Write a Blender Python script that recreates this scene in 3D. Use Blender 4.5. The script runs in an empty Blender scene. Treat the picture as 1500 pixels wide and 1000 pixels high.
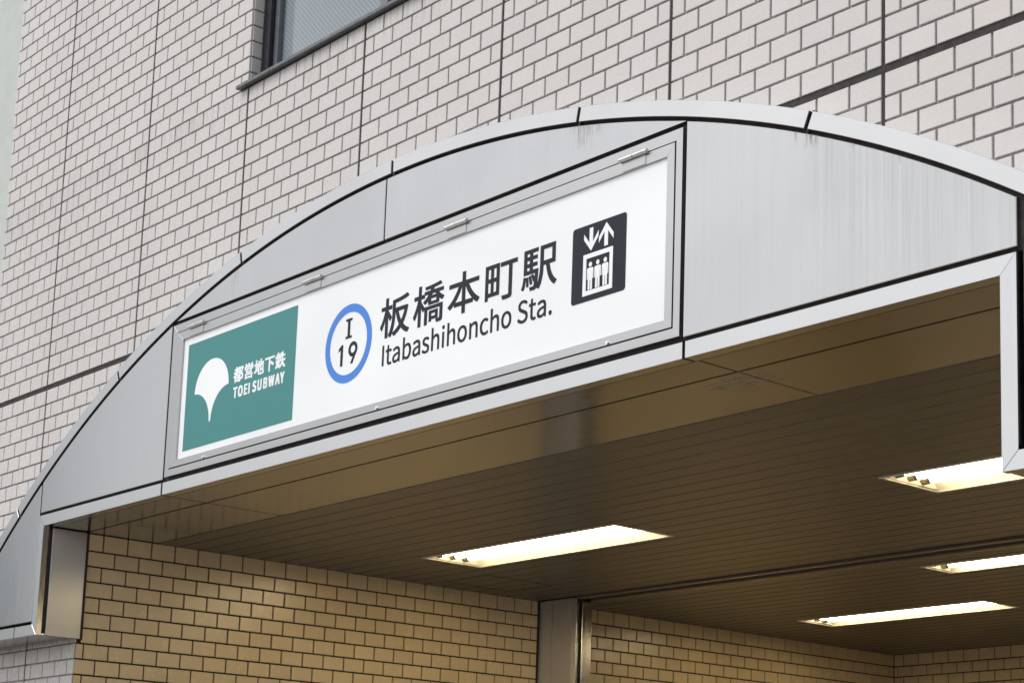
import bpy, bmesh, math, random
from mathutils import Vector, Matrix

random.seed(7)
scene = bpy.context.scene
COL = scene.collection

# ------------------------------------------------------------------ camera, sky, sun, exposure
R_CAM = [[0.6833823548508453, 0.7296670380387105, 0.02397020396927496],
         [-0.10523196513245547, 0.13094087562670087, -0.9857893895779538],
         [-0.7224367035200212, 0.6711486427684469, 0.166266980237198]]
CAM_POS = Vector((2.939, -3.623, 1.600))
FOCAL, PPX, PPY = 2674.472, 919.721, 817.414          # measured on the 1500 x 1000 photograph
cam = bpy.data.cameras.new("camera")
cam.sensor_width = 36.0
cam.lens = FOCAL / 1500.0 * 36.0
cam.shift_x = -(PPX - 750.0) / 1500.0
cam.shift_y = (PPY - 500.0) / 1500.0
cam.clip_start, cam.clip_end = 0.05, 600.0
cam_ob = bpy.data.objects.new("camera", cam)
COL.objects.link(cam_ob)
mw = Matrix.Identity(4)
for i in range(3):
    mw[i][0], mw[i][1], mw[i][2], mw[i][3] = R_CAM[0][i], -R_CAM[1][i], -R_CAM[2][i], CAM_POS[i]
cam_ob.matrix_world = mw
scene.camera = cam_ob

SUN_EL, SUN_AZ = math.radians(56), math.radians(207)   # azimuth clockwise from +Y
world = bpy.data.worlds.new("World")
scene.world = world
world.use_nodes = True
nt = world.node_tree
nt.nodes.clear()
sky = nt.nodes.new("ShaderNodeTexSky")
sky.sky_type = 'NISHITA'
sky.sun_disc = False
sky.sun_elevation, sky.sun_rotation = SUN_EL, SUN_AZ
sky.air_density, sky.dust_density, sky.ozone_density = 1.0, 3.0, 1.0
hsv = nt.nodes.new("ShaderNodeHueSaturation")          # a thin white overcast
hsv.inputs["Saturation"].default_value = 0.19
bg = nt.nodes.new("ShaderNodeBackground")
bg.inputs["Strength"].default_value = 0.15
out = nt.nodes.new("ShaderNodeOutputWorld")
nt.links.new(sky.outputs[0], hsv.inputs["Color"])
nt.links.new(hsv.outputs[0], bg.inputs["Color"])
nt.links.new(bg.outputs[0], out.inputs["Surface"])

sun = bpy.data.lights.new("sun", 'SUN')
sun.energy, sun.angle, sun.color = 1.0, math.radians(25), (1.0, 0.97, 0.92)
sun_ob = bpy.data.objects.new("sun", sun)
COL.objects.link(sun_ob)
to_sun = Vector((math.sin(SUN_AZ) * math.cos(SUN_EL), math.cos(SUN_AZ) * math.cos(SUN_EL), math.sin(SUN_EL)))
sun_ob.rotation_euler = to_sun.to_track_quat('Z', 'Y').to_euler()
sun_ob.location = (-6, -12, 18)

vs = scene.view_settings
vs.view_transform, vs.look, vs.gamma, vs.exposure = 'Standard', 'None', 1.0, 0.29
vs.use_curve_mapping = False
scene.render.engine = 'CYCLES'
scene.cycles.use_denoising = True
scene.cycles.max_bounces = 10
scene.cycles.diffuse_bounces = 6
scene.cycles.glossy_bounces = 5
scene.cycles.sample_clamp_indirect = 6.0

# ------------------------------------------------------------------ measures
TW, TH, GAP = 0.118, 0.0684, 0.0072       # tile pitch and joint
Z0 = 3.74                                # bottom of the tiles above the wide joint
YF = -0.19                               # canopy face
XL, XR = -4.482, 0.53                    # entrance side walls
ZC = 2.988                               # ceiling
YB = 5.64                                # back wall
CX, CZ, R_PANEL, R_IN, R_OUT = -1.985, -0.85, 4.7560, 4.767, 4.815

# ------------------------------------------------------------------ helpers
WORLD_LOC = {}


def link(o, parent=None, loc=(0, 0, 0)):
    """link o so that its world location is loc"""
    COL.objects.link(o)
    loc = Vector(loc)
    WORLD_LOC[o.name] = loc
    if parent is not None:
        o.parent = parent
        o.location = loc - WORLD_LOC[parent.name]
    else:
        o.location = loc
    return o


def thing(name, label, cat, loc, group=None):
    o = bpy.data.objects.new(name, None)
    o.empty_display_size = 0.1
    o["label"], o["category"] = label, cat
    if group:
        o["group"] = group
    return link(o, None, loc)


def obj(name, bm, mat, parent=None, kind=None, label=None, loc=None):
    """bm holds world coordinates; the object's origin is put at loc (default: its centre)"""
    if isinstance(bm, bmesh.types.BMesh):
        bmesh.ops.recalc_face_normals(bm, faces=bm.faces)
        me = bpy.data.meshes.new(name)
        bm.to_mesh(me)
        bm.free()
    else:
        me = bm
    if loc is None:
        if len(me.vertices):
            lo = [min(v.co[i] for v in me.vertices) for i in range(3)]
            hi = [max(v.co[i] for v in me.vertices) for i in range(3)]
            loc = Vector([(a + b) / 2 for a, b in zip(lo, hi)])
        else:
            loc = Vector((0, 0, 0))
    me.transform(Matrix.Translation(-Vector(loc)))
    me.materials.append(mat)
    o = bpy.data.objects.new(name, me)
    if kind:
        o["kind"] = kind
    if label:
        o["label"] = label
    return link(o, parent, loc)


def box(bm, x0, x1, y0, y1, z0, z1):
    vs_ = [bm.verts.new(p) for p in ((x0, y0, z0), (x1, y0, z0), (x1, y1, z0), (x0, y1, z0),
                                     (x0, y0, z1), (x1, y0, z1), (x1, y1, z1), (x0, y1, z1))]
    for f in ((0, 1, 2, 3), (4, 5, 6, 7), (0, 1, 5, 4), (1, 2, 6, 5), (2, 3, 7, 6), (3, 0, 4, 7)):
        bm.faces.new([vs_[i] for i in f])


def area2(P):
    return 0.5 * sum(P[i][0] * P[(i + 1) % len(P)][1] - P[(i + 1) % len(P)][0] * P[i][1] for i in range(len(P)))


def inset(P, d):
    n, Q = len(P), []
    for i in range(n):
        p, a, b = Vector(P[i]), Vector(P[i - 1]), Vector(P[(i + 1) % n])
        u, w = (p - a).normalized(), (b - p).normalized()
        m = Vector((-u.y, u.x)) + Vector((-w.y, w.x))
        l = max(m.length_squared, 0.6)
        Q.append(tuple(p + m * (2.0 / l) * d))
    return Q


def FRONT(a, b, d):      # facing the street
    return (a, -d, b)


def LEFTW(a, b, d):      # entrance left wall, facing right
    return (XL + d, a, b)


def BACKW(a, b, d):
    return (a, YB - d, b)


def CEIL(a, b, d):       # facing down
    return (a, b, ZC - d)


def UNDER(a, b, d):      # underside of the canopy's ends
    return (a, b, 2.517 - d)


def plate(bm, P, d0, d1, mp, ch=0.0):
    """polygon P swept from depth d0 (back) to d1 (front, towards the viewer) with a chamfered front edge"""
    if area2(P) < 0:
        P = P[::-1]
    rings = [(P, d0)]
    if ch:
        rings += [(P, d1 - ch), (inset(P, ch), d1)]
    else:
        rings += [(P, d1)]
    vr = [[bm.verts.new(mp(a, b, d)) for a, b in ring] for ring, d in rings]
    n = len(P)
    for r0, r1 in zip(vr, vr[1:]):
        for i in range(n):
            bm.faces.new((r0[i], r0[(i + 1) % n], r1[(i + 1) % n], r1[i]))
    bm.faces.new(vr[-1])
    bm.faces.new(vr[0][::-1])


def rect(x0, x1, z0, z1):
    return [(x0, z0), (x1, z0), (x1, z1), (x0, z1)]


def subtract(r, holes):
    """axis-aligned rectangle minus rectangles -> list of rectangles"""
    out_ = [r]
    for hx0, hx1, hy0, hy1 in holes:
        nxt = []
        for x0, x1, y0, y1 in out_:
            if hx0 >= x1 or hx1 <= x0 or hy0 >= y1 or hy1 <= y0:
                nxt.append((x0, x1, y0, y1))
                continue
            if hx0 > x0:
                nxt.append((x0, hx0, y0, y1))
            if hx1 < x1:
                nxt.append((hx1, x1, y0, y1))
            a, b = max(x0, hx0), min(x1, hx1)
            if hy0 > y0:
                nxt.append((a, b, y0, hy0))
            if hy1 < y1:
                nxt.append((a, b, hy1, y1))
        out_ = nxt
    return out_


def arc(r, x0, x1, n):
    """points of the canopy's arch between two x, left to right"""
    a0, a1 = math.asin((x0 - CX) / r), math.asin((x1 - CX) / r)
    return [(CX + r * math.sin(a0 + (a1 - a0) * i / n), CZ + r * math.cos(a0 + (a1 - a0) * i / n)) for i in range(n + 1)]


def cyl(bm, p0, p1, r, n=12):
    p0, p1 = Vector(p0), Vector(p1)
    q = (p1 - p0).to_track_quat('Z', 'Y')
    rings = []
    for p in (p0, p1):
        rings.append([bm.verts.new(p + q @ Vector((r * math.cos(2 * math.pi * i / n), r * math.sin(2 * math.pi * i / n), 0))) for i in range(n)])
    for i in range(n):
        bm.faces.new((rings[0][i], rings[0][(i + 1) % n], rings[1][(i + 1) % n], rings[1][i]))
    bm.faces.new(rings[0][::-1])
    bm.faces.new(rings[1])


# ------------------------------------------------------------------ materials
class Nodes:
    def __init__(self, name):
        self.m = bpy.data.materials.new(name)
        self.m.use_nodes = True
        self.t = self.m.node_tree
        self.b = self.t.nodes["Principled BSDF"]

    def new(self, kind, **kw):
        n = self.t.nodes.new(kind)
        for k, v in kw.items():
            setattr(n, k, v)
        return n

    def put(self, sock, v):
        if hasattr(v, "is_output"):
            self.t.links.new(v, sock)
        else:
            sock.default_value = v

    def math(self, op, a, b=0.0, clamp=False):
        n = self.new("ShaderNodeMath", operation=op, use_clamp=clamp)
        self.put(n.inputs[0], a)
        self.put(n.inputs[1], b)
        return n.outputs[0]

    def coords(self, scale=(1, 1, 1), world_space=False):
        if world_space:
            src = self.new("ShaderNodeNewGeometry").outputs["Position"]
        else:
            src = self.new("ShaderNodeTexCoord").outputs["Object"]
        mp = self.new("ShaderNodeMapping")
        mp.inputs["Scale"].default_value = scale
        self.t.links.new(src, mp.inputs["Vector"])
        return mp.outputs[0]

    def noise(self, vec, scale=1.0, detail=3.0, rough=0.5):
        n = self.new("ShaderNodeTexNoise")
        self.put(n.inputs["Vector"], vec)
        n.inputs["Scale"].default_value = scale
        n.inputs["Detail"].default_value = detail
        n.inputs["Roughness"].default_value = rough
        return n.outputs["Fac"]

    def remap(self, v, a, b, c, d):
        n = self.new("ShaderNodeMapRange")
        self.put(n.inputs["Value"], v)
        for i, x in zip(("From Min", "From Max", "To Min", "To Max"), (a, b, c, d)):
            self.put(n.inputs[i], x)
        return n.outputs["Result"]

    def mix(self, f, a, b):
        n = self.new("ShaderNodeMix", data_type='RGBA')
        self.put(n.inputs["Factor"], f)
        self.put(n.inputs["A"] if False else n.inputs[6], a)
        self.put(n.inputs[7], b)
        return n.outputs[2]

    def scale_col(self, col, f):
        n = self.new("ShaderNodeMix", data_type='RGBA', blend_type='MULTIPLY')
        n.inputs["Factor"].default_value = 1.0
        self.put(n.inputs[6], col)
        c = self.new("ShaderNodeCombineColor")
        for i in range(3):
            self.put(c.inputs[i], f)
        self.t.links.new(c.outputs[0], n.inputs[7])
        return n.outputs[2]

    def bump(self, h, strength, dist=0.01):
        n = self.new("ShaderNodeBump")
        n.inputs["Strength"].default_value = strength
        n.inputs["Distance"].default_value = dist
        self.put(n.inputs["Height"], h)
        self.t.links.new(n.outputs[0], self.b.inputs["Normal"])

    def set(self, **kw):
        for k, v in kw.items():
            self.put(self.b.inputs[k.replace("_", " ")], v)
        return self


def rgb(r, g, b):
    return (r, g, b, 1.0)


def simple(name, col, rough=0.5, metal=0.0, var=0.08, scale=30.0, bump=0.0, emit=None, estr=0.0, spec=None):
    N = Nodes(name)
    n = N.noise(N.coords(world_space=True), scale)
    N.set(Base_Color=N.scale_col(rgb(*col), N.remap(n, 0.3, 0.7, 1 - var, 1 + var)),
          Roughness=N.remap(n, 0.3, 0.7, max(rough - 0.05, 0.02), min(rough + 0.06, 1.0)), Metallic=metal)
    if bump:
        N.bump(n, bump, 0.004)
    if spec is not None:
        N.set(Specular_IOR_Level=spec)
    if emit:
        N.set(Emission_Color=rgb(*emit), Emission_Strength=estr)
    return N.m


def flat(name, col, rough=0.3, emit=None, estr=0.0):
    N = Nodes(name)
    N.set(Base_Color=rgb(*col), Roughness=rough)
    if emit:
        N.set(Emission_Color=rgb(*emit), Emission_Strength=estr)
    return N.m


def tile_material(name, col, r0=0.22, r1=0.32, wave=0.05):
    N = Nodes(name)
    info = N.new("ShaderNodeObjectInfo")
    isl = N.new("ShaderNodeNewGeometry").outputs["Random Per Island"]
    rnd = N.math('FRACT', N.math('ADD', info.outputs["Random"], isl))
    rnd2 = N.math('FRACT', N.math('MULTIPLY', rnd, 7.31))
    pos = N.coords(world_space=True)
    mott = N.noise(pos, 26.0, 4.0, 0.6)
    f = N.math('MULTIPLY', N.remap(rnd, 0, 1, 0.965, 1.02), N.remap(mott, 0.3, 0.7, 0.99, 1.01))
    f = N.math('MULTIPLY', f, N.remap(N.noise(N.coords((1.6, 1.6, 0.45), world_space=True), 1.0, 4.0, 0.6), 0.32, 0.68, 0.955, 1.025))
    sp = N.new("ShaderNodeSeparateXYZ")
    N.put(sp.inputs[0], N.new("ShaderNodeNewGeometry").outputs["Position"])
    drip = N.remap(N.noise(N.coords((55, 1, 2.5), world_space=True), 1.0, 4.0, 0.7), 0.46, 0.66, 0.0, 1.0)
    near = N.math('MULTIPLY', N.remap(sp.outputs[2], 4.52, 4.70, 0.0, 1.0), N.remap(sp.outputs[2], 4.70, 4.703, 1.0, 0.0))
    f = N.math('MULTIPLY', f, N.math('SUBTRACT', 1.0, N.math('MULTIPLY', N.math('MULTIPLY', drip, near), 0.30)))
    warm = N.mix(rnd2, rgb(col[0], col[1], col[2]), rgb(col[0] * 1.02, col[1] * 0.99, col[2] * 0.965))
    N.set(Base_Color=N.scale_col(warm, f), Roughness=N.remap(mott, 0.3, 0.7, r0, r1))
    N.bump(N.noise(pos, 30.0, 1.0), wave, 0.004)
    return N.m


def brushed(name, col, rough, streak=(90, 90, 1.3), stains=False, grain=1.0, tangent=None):
    N = Nodes(name)
    pos = N.coords(world_space=True)
    st = N.noise(N.coords(streak, world_space=True), 1.0, 4.0, 0.65)
    big = N.noise(pos, 2.2, 3.0)
    f = N.math('MULTIPLY', N.remap(st, 0.3, 0.7, 1 - 0.04 * grain, 1 + 0.03 * grain), N.remap(big, 0.3, 0.7, 0.95, 1.04))
    base = N.scale_col(rgb(*col), f)
    ro = N.math('ADD', N.remap(st, 0.3, 0.7, rough - 0.04 * grain, rough + 0.05 * grain), N.remap(big, 0.3, 0.7, -0.03, 0.03))
    metal = 1.0
    if stains:
        sep = N.new("ShaderNodeSeparateXYZ")
        N.put(sep.inputs[0], N.new("ShaderNodeNewGeometry").outputs["Position"])
        x, z = sep.outputs[0], sep.outputs[2]
        dx, dz = N.math('SUBTRACT', x, CX), N.math('SUBTRACT', z, CZ)
        r = N.math('SQRT', N.math('ADD', N.math('MULTIPLY', dx, dx), N.math('MULTIPLY', dz, dz)))
        depth = N.math('SUBTRACT', R_PANEL, r)
        # rain streaks that run down from the arch's joint on the right-hand panel
        fine = N.noise(N.coords((48, 1, 0.9), world_space=True), 1.0, 5.0, 0.7)
        runs = N.remap(fine, 0.44, 0.66, 0.0, 1.0)
        fade = N.remap(depth, 0.0, 0.34, 1.0, 0.22)
        where = N.math('MULTIPLY', N.remap(x, -0.17, -0.03, 0.0, 1.0), N.remap(x, 0.36, 0.55, 1.0, 0.35))
        mask = N.math('MULTIPLY', N.math('MULTIPLY', runs, fade), where)
        mask = N.math('MULTIPLY', mask, 0.19)
        # black dirt under the joints of the rim
        dn = N.remap(N.noise(N.coords((110, 1, 16), world_space=True), 1.0, 4.0, 0.7), 0.44, 0.62, 0.0, 1.0)
        for x0, w, h, k in ((-1.005, 0.035, 0.085, 1.0), (-0.975, 0.05, 0.04, 0.9), (-0.085, 0.022, 0.05, 1.0), (-0.14, 0.012, 0.04, 0.7), (0.06, 0.02, 0.03, 0.6),
                            (0.20, 0.012, 0.025, 0.6), (-2.99, 0.02, 0.10, 0.35)):
            u = N.math('DIVIDE', N.math('SUBTRACT', x, x0), w)
            g = N.math('POWER', 2.718, N.math('MULTIPLY', N.math('MULTIPLY', u, u), -1.0))
            spot = N.math('MULTIPLY', N.math('MULTIPLY', g, N.remap(depth, 0.0, h, 1.0, 0.0)), dn)
            mask = N.math('MAXIMUM', mask, N.math('MULTIPLY', spot, k * 0.9))
        mask = N.math('MINIMUM', mask, 0.95)
        base = N.mix(mask, base, rgb(0.16, 0.145, 0.13))
        metal = N.math('SUBTRACT', 1.0, N.math('MULTIPLY', mask, 0.9))
        ro = N.math('ADD', ro, N.math('MULTIPLY', mask, 0.3))
    N.set(Base_Color=base, Roughness=ro, Metallic=metal)
    if stains:
        N.bump(N.math('ADD', N.math('MULTIPLY', st, 0.3), N.math('MULTIPLY', big, 3.0)), 0.04, 0.004)
    if tangent:
        v = N.new("ShaderNodeCombineXYZ")
        for i in range(3):
            v.inputs[i].default_value = tangent[i]
        N.set(Anisotropic=0.95, Tangent=v.outputs[0])
    return N.m


M_TILE = tile_material("glazed_tile", (0.635, 0.613, 0.600))
M_HALL_TILE = tile_material("lamp_warmed_tile", (0.66, 0.545, 0.355), 0.21, 0.29, 0.10)  # same tile as the facade, with the lamps' warm cast put into its colour
M_MORTAR = simple("grey_mortar", (0.32, 0.31, 0.31), 0.9, var=0.2, scale=60, bump=0.3)
M_SEAL = simple("black_sealant", (0.058, 0.052, 0.052), 0.8, var=0.3, scale=40, bump=0.2, spec=0.15)
M_HALL_MORTAR = simple("dark_mortar", (0.045, 0.038, 0.030), 0.9, var=0.15, scale=60, spec=0.2)
M_PANEL = brushed("brushed_steel_panel", (0.475, 0.474, 0.472), 0.18, stains=True, grain=0.55)
M_TRIM = brushed("brushed_steel_trim", (0.545, 0.543, 0.54), 0.24, streak=(3, 3, 12), grain=0.25)
M_JAMB = brushed("brushed_steel_jamb", (0.52, 0.52, 0.52), 0.22, grain=0.5)
M_REVEAL = brushed("brushed_steel_reveal", (0.56, 0.56, 0.56), 0.36, grain=0.4, tangent=(0, 1, 0))
M_POST = simple("post_steel", (0.50, 0.485, 0.49), 0.34, 0.45, var=0.03, scale=10)
M_ALU = brushed("sign_frame_aluminium", (0.47, 0.468, 0.465), 0.33, streak=(2, 20, 40), grain=0.4)
M_CHROME = simple("hinge_steel", (0.80, 0.80, 0.79), 0.30, 1.0, var=0.05)
def slat_paint():
    N = Nodes("brown_slat_paint")
    N.set(Base_Color=rgb(0.068, 0.059, 0.052), Roughness=0.28)
    return N.m


M_DARKGREY = slat_paint()
M_RAIL = flat("rail_paint", (0.10, 0.085, 0.075), 0.25)
M_ENAMEL = simple("white_enamel", (0.58, 0.565, 0.52), 0.35, var=0.02)
M_LIP = simple("fixture_lip", (0.62, 0.60, 0.52), 0.4, var=0.05)
M_SOCKET = simple("lamp_socket", (0.16, 0.14, 0.085), 0.45, var=0.1)
M_CAP = simple("tube_cap", (0.06, 0.05, 0.04), 0.4, var=0.1)


def acrylic():
    N = Nodes("sign_white_acrylic")
    glow = N.noise(N.coords((1.6, 1, 2.2), world_space=True), 1.0, 1.0)
    N.set(Base_Color=rgb(0.77, 0.785, 0.80), Roughness=0.28, Emission_Color=rgb(0.93, 0.975, 1.0),
          Emission_Strength=N.remap(glow, 0.3, 0.7, 0.075, 0.145))
    return N.m


M_WHITE = acrylic()
M_GREEN = flat("sign_green_film", (0.036, 0.215, 0.210), 0.45, (0.036, 0.215, 0.210), 0.10)
M_BLUE = flat("sign_blue_film", (0.040, 0.200, 0.66), 0.4, (0.040, 0.200, 0.66), 0.09)
M_INK = flat("sign_ink", (0.014, 0.016, 0.028), 0.6)
M_INK.node_tree.nodes["Principled BSDF"].inputs["Specular IOR Level"].default_value = 0.3
M_WINFRAME = simple("bronze_window_frame", (0.040, 0.040, 0.050), 0.35, 0.3, var=0.1)
M_SASH = simple("grey_sash", (0.17, 0.18, 0.20), 0.35, 0.5, var=0.1)
M_SILL = simple("sill_aluminium", (0.15, 0.155, 0.165), 0.42, 0.6, var=0.25, scale=50)
M_NEIGHBOUR = simple("pale_green_render", (0.56, 0.60, 0.57), 0.85, var=0.05, scale=9, bump=0.5)
M_RUST = simple("rusty_sealant", (0.15, 0.055, 0.022), 0.7, var=0.35, scale=60)
M_PAVE = simple("pavement_blocks", (0.30, 0.265, 0.23), 0.85, var=0.12, scale=14)
M_ROAD = simple("asphalt", (0.055, 0.055, 0.057), 0.9, var=0.2, scale=60)
M_FLOOR = simple("hall_floor_tile", (0.27, 0.27, 0.27), 0.5, var=0.08, scale=6)
M_PAINT = simple("road_paint", (0.72, 0.72, 0.70), 0.7, var=0.08)


def soffit_material():
    N = Nodes("polished_soffit")
    pos = N.coords(world_space=True)
    big = N.noise(pos, 2.6, 2.0)
    fine = N.noise(N.coords((1.5, 80, 1), world_space=True), 1.0, 3.0)
    sep = N.new("ShaderNodeSeparateXYZ")
    N.put(sep.inputs[0], N.new("ShaderNodeNewGeometry").outputs["Position"])
    x, y = sep.outputs[0], sep.outputs[1]
    # rust washed out of the seam near the right-hand side
    a = N.math('DIVIDE', N.math('SUBTRACT', x, -0.60), 0.085)
    b = N.math('DIVIDE', N.math('SUBTRACT', y, 0.10), 0.055)
    g = N.math('POWER', 2.718, N.math('MULTIPLY', N.math('ADD', N.math('MULTIPLY', a, a), N.math('MULTIPLY', b, b)), -1.0))
    sm = N.remap(N.noise(N.coords((6, 55, 1), world_space=True), 1.0, 4.0, 0.7), 0.42, 0.56, 0.0, 1.0)
    rust = N.math('MULTIPLY', N.math('MULTIPLY', g, sm), 0.95)
    base = N.mix(rust, N.scale_col(rgb(0.385, 0.40, 0.455), N.remap(fine, 0.3, 0.7, 0.96, 1.03)), rgb(0.17, 0.062, 0.022))
    N.set(Base_Color=base, Metallic=N.math('SUBTRACT', 1.0, rust),
          Roughness=N.math('ADD', N.remap(fine, 0.3, 0.7, 0.13, 0.18), N.math('MULTIPLY', rust, 0.4)))
    N.bump(big, 0.16, 0.03)
    return N.m


M_SOFFIT = soffit_material()


def glass_material():
    N = Nodes("wired_glass")
    c = N.coords((1, 1, 1), world_space=True)
    sep = N.new("ShaderNodeSeparateXYZ")
    N.put(sep.inputs[0], c)
    x, z = sep.outputs[0], sep.outputs[2]

    def lines(v, w):
        f = N.math('FRACT', N.math('MULTIPLY', v, 43.0))
        return N.math('LESS_THAN', N.math('ABSOLUTE', N.math('SUBTRACT', f, 0.5)), w)
    wire = N.math('MAXIMUM', lines(N.math('ADD', x, z), 0.06), N.math('MULTIPLY', lines(N.math('SUBTRACT', x, z), 0.035), 0.5))
    n = N.noise(c, 2.0)
    N.set(Base_Color=N.mix(N.math('MULTIPLY', wire, 0.55), N.scale_col(rgb(0.23, 0.275, 0.30), N.remap(n, 0.3, 0.7, 0.85, 1.15)), rgb(0.60, 0.62, 0.64)),
          Roughness=0.07, IOR=1.55)
    N.bump(N.noise(c, 5.0), 0.03, 0.02)
    return N.m


M_GLASS = glass_material()


def tube_material():
    N = Nodes("lit_tube")
    N.set(Base_Color=rgb(0.9, 0.9, 0.9), Emission_Color=rgb(1.0, 0.79, 0.45), Emission_Strength=TUBE)
    return N.m


TUBE = 17.0
M_TUBE = tube_material()

# ------------------------------------------------------------------ the ground
bm = bmesh.new(); box(bm, -60, 60, -5.2, 0.0, -0.30, 0.0)
obj("pavement", bm, M_PAVE, kind="structure")
bm = bmesh.new(); box(bm, -60, 60, -5.35, -5.202, -0.30, 0.004)
obj("kerb", bm, M_MORTAR, kind="structure")
bm = bmesh.new(); box(bm, -300, 300, -300, 300, -0.60, -0.301)
obj("ground", bm, M_ROAD, kind="structure")
bm = bmesh.new(); box(bm, -60, 60, -19.0, -5.352, -0.30, -0.13)
obj("road", bm, M_ROAD, kind="structure")
bm = bmesh.new(); box(bm, XL, XR, 0.002, YB, -0.2, 0.004)
obj("hall_floor", bm, M_FLOOR, kind="structure")


# ------------------------------------------------------------------ tiles
def tile_mesh(w, h, mat, t=0.0065, ch=0.0013):
    bm = bmesh.new()
    plate(bm, rect(-w / 2, w / 2, -h / 2, h / 2), 0.0, t, FRONT, ch)
    bmesh.ops.recalc_face_normals(bm, faces=bm.faces)
    bm.faces.ensure_lookup_table()
    me = bpy.data.meshes.new("tile")
    bm.to_mesh(me)
    bm.free()
    me.materials.append(mat)
    return me


TILE_MESHES = {}


def tile_of(w, h, mat):
    k = (round(w, 4), round(h, 4), mat)
    if k not in TILE_MESHES:
        TILE_MESHES[k] = tile_mesh(*k)
    return TILE_MESHES[k]


def view(p):
    d = Vector(p) - CAM_POS
    c = [sum(R_CAM[i][j] * d[j] for j in range(3)) for i in range(3)]
    return PPX + FOCAL * c[0] / c[2], PPY + FOCAL * c[1] / c[2], c[2]


def canopy_hides(p):
    """is the wall point p behind the canopy face as seen from the camera"""
    d = Vector(p) - CAM_POS
    s = (YF - CAM_POS.y) / d.y
    q = CAM_POS + d * s
    if (q.x - CX) ** 2 + (q.z - CZ) ** 2 > (R_OUT - 0.02) ** 2:
        return False
    if q.z > ZC:
        return True
    return q.z > 2.49 and (q.x < -4.46 or q.x > 0.51)


def lay_tiles(parent, tiles, origin, yaw, mp_hides, mat, limit=300):
    """tiles: list of (a, b, w, h) in wall coordinates. The 300 that show largest become objects, the rest one mesh."""
    rot = Matrix.Rotation(yaw, 4, 'Z')
    rows = []
    for a, b, w, h in tiles:
        p = Vector(origin) + rot @ Vector((a, 0, b))
        u, v, depth = view(p)
        seen = depth > 0 and -25 < u < 1525 and -20 < v < 1020 and not mp_hides(p)
        rows.append((0 if seen else 1, depth if depth > 0 else 999, p, w, h))
    rows.sort(key=lambda r: (r[0], r[1]))
    singles = [r for r in rows if r[0] == 0][:limit]
    keep = set(id(r) for r in singles)
    verts, faces = [], []
    for r in rows:
        _, _, p, w, h = r
        me = tile_of(w, h, mat)
        tilt = Matrix.Rotation(random.gauss(0, 0.0032), 4, 'X') @ Matrix.Rotation(random.gauss(0, 0.0028), 4, 'Z')
        if id(r) in keep:
            o = bpy.data.objects.new("tile", me)
            link(o, parent, p)
            o.rotation_euler = (rot @ tilt).to_euler()
        else:
            m = Matrix.Translation(p) @ rot @ tilt
            base = len(verts)
            verts += [m @ v.co for v in me.vertices]
            faces += [[base + i for i in f.vertices] for f in me.polygons]
    if verts:
        me = bpy.data.meshes.new("tile_field")
        me.from_pydata(verts, [], faces)
        me.update()
        obj("tile_field", me, mat, parent, kind="stuff", loc=WORLD_LOC[parent.name])


# ------------------------------------------------------------------ the facade
WIN = (-3.311, -1.66, 4.722, 6.00)
X_END, X_RIGHT, Z_TOP = -5.575, 2.2, 6.75
facade = thing("tiled_building", "tall pale tile clad building front with dark joints above and around the station entrance", "building", (-1.9, 0.1, 0.0))
bm = bmesh.new()
for x0, x1, z0, z1 in subtract((X_END + 0.004, X_RIGHT, 0.0, Z_TOP), [(XL - 0.008, XR, -1, ZC + 0.10), (WIN[0], WIN[1], WIN[2] - 0.02, WIN[3])]):
    box(bm, x0, x1, 0.0055, 0.155, z0, z1)
obj("mortar_backing", bm, M_MORTAR, facade)
bm = bmesh.new()
box(bm, X_END + 0.004, X_END + 0.15, 0.156, 6.0, 0.0, Z_TOP)
box(bm, X_END + 0.151, X_RIGHT, 0.70, 0.80, 3.2, Z_TOP)
obj("side_wall", bm, M_NEIGHBOUR, facade)

SEAL = 0.013
joint_x = [7 * TW * k for k in range(-6, 3)]
for x in joint_x:
    spans = [(-0.2, Z_TOP)]
    if WIN[0] < x < WIN[1]:
        spans = [(-0.2, 4.697), (WIN[3], Z_TOP)]
    if XL < x < XR:
        spans = [(max(a, ZC + 0.1), b) for a, b in spans]
    for a, b in spans:
        if b > a:
            bm = bmesh.new(); box(bm, x - SEAL / 2, x + SEAL / 2, 0.0030, 0.0054, max(a, 0.0), b)
            obj("expansion_joint", bm, M_SEAL, facade)
segs = [X_END] + joint_x + [X_RIGHT]
for a, b in zip(segs, segs[1:]):
    bm = bmesh.new(); box(bm, a + SEAL / 2 + 0.0006, b - SEAL / 2 - 0.0006, 0.0034, 0.0052, 3.7145, 3.7405)
    obj("expansion_joint", bm, M_SEAL, facade)

tiles = []
edges = [X_END - 0.5 * SEAL] + joint_x + [X_RIGHT]


def facade_row(z0, z1, parity):
    for i, (xa, xb) in enumerate(zip(edges, edges[1:])):
        a, b = xa + SEAL / 2, xb - SEAL / 2
        start = joint_x[i] - 7 * TW if i < len(joint_x) else joint_x[-1]
        cuts = [start + (k + (0.5 if parity == 0 else 0.0)) * TW for k in range(-1, 9)]
        cuts = [c for c in cuts if a + 0.02 < c < b - 0.02]
        pts = [a - GAP / 2] + cuts + [b + GAP / 2]
        for c0, c1 in zip(pts, pts[1:]):
            x0, x1 = c0 + GAP / 2, c1 - GAP / 2
            zc = (z0 + z1) / 2
            if x1 > XL + 0.01 and x0 < XR - 0.01 and zc < ZC + 0.05:
                if x0 < XL - 0.012 and x1 > XL:
                    x1 = XL
                else:
                    continue
            if x1 > WIN[0] + 0.01 and x0 < WIN[1] - 0.01 and WIN[2] - 0.03 < zc < WIN[3]:
                if x1 > WIN[1] and x0 < WIN[1]:
                    x0 = WIN[1]
                else:
                    continue
            tiles.append(((x0 + x1) / 2, zc, x1 - x0, z1 - z0))


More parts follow.
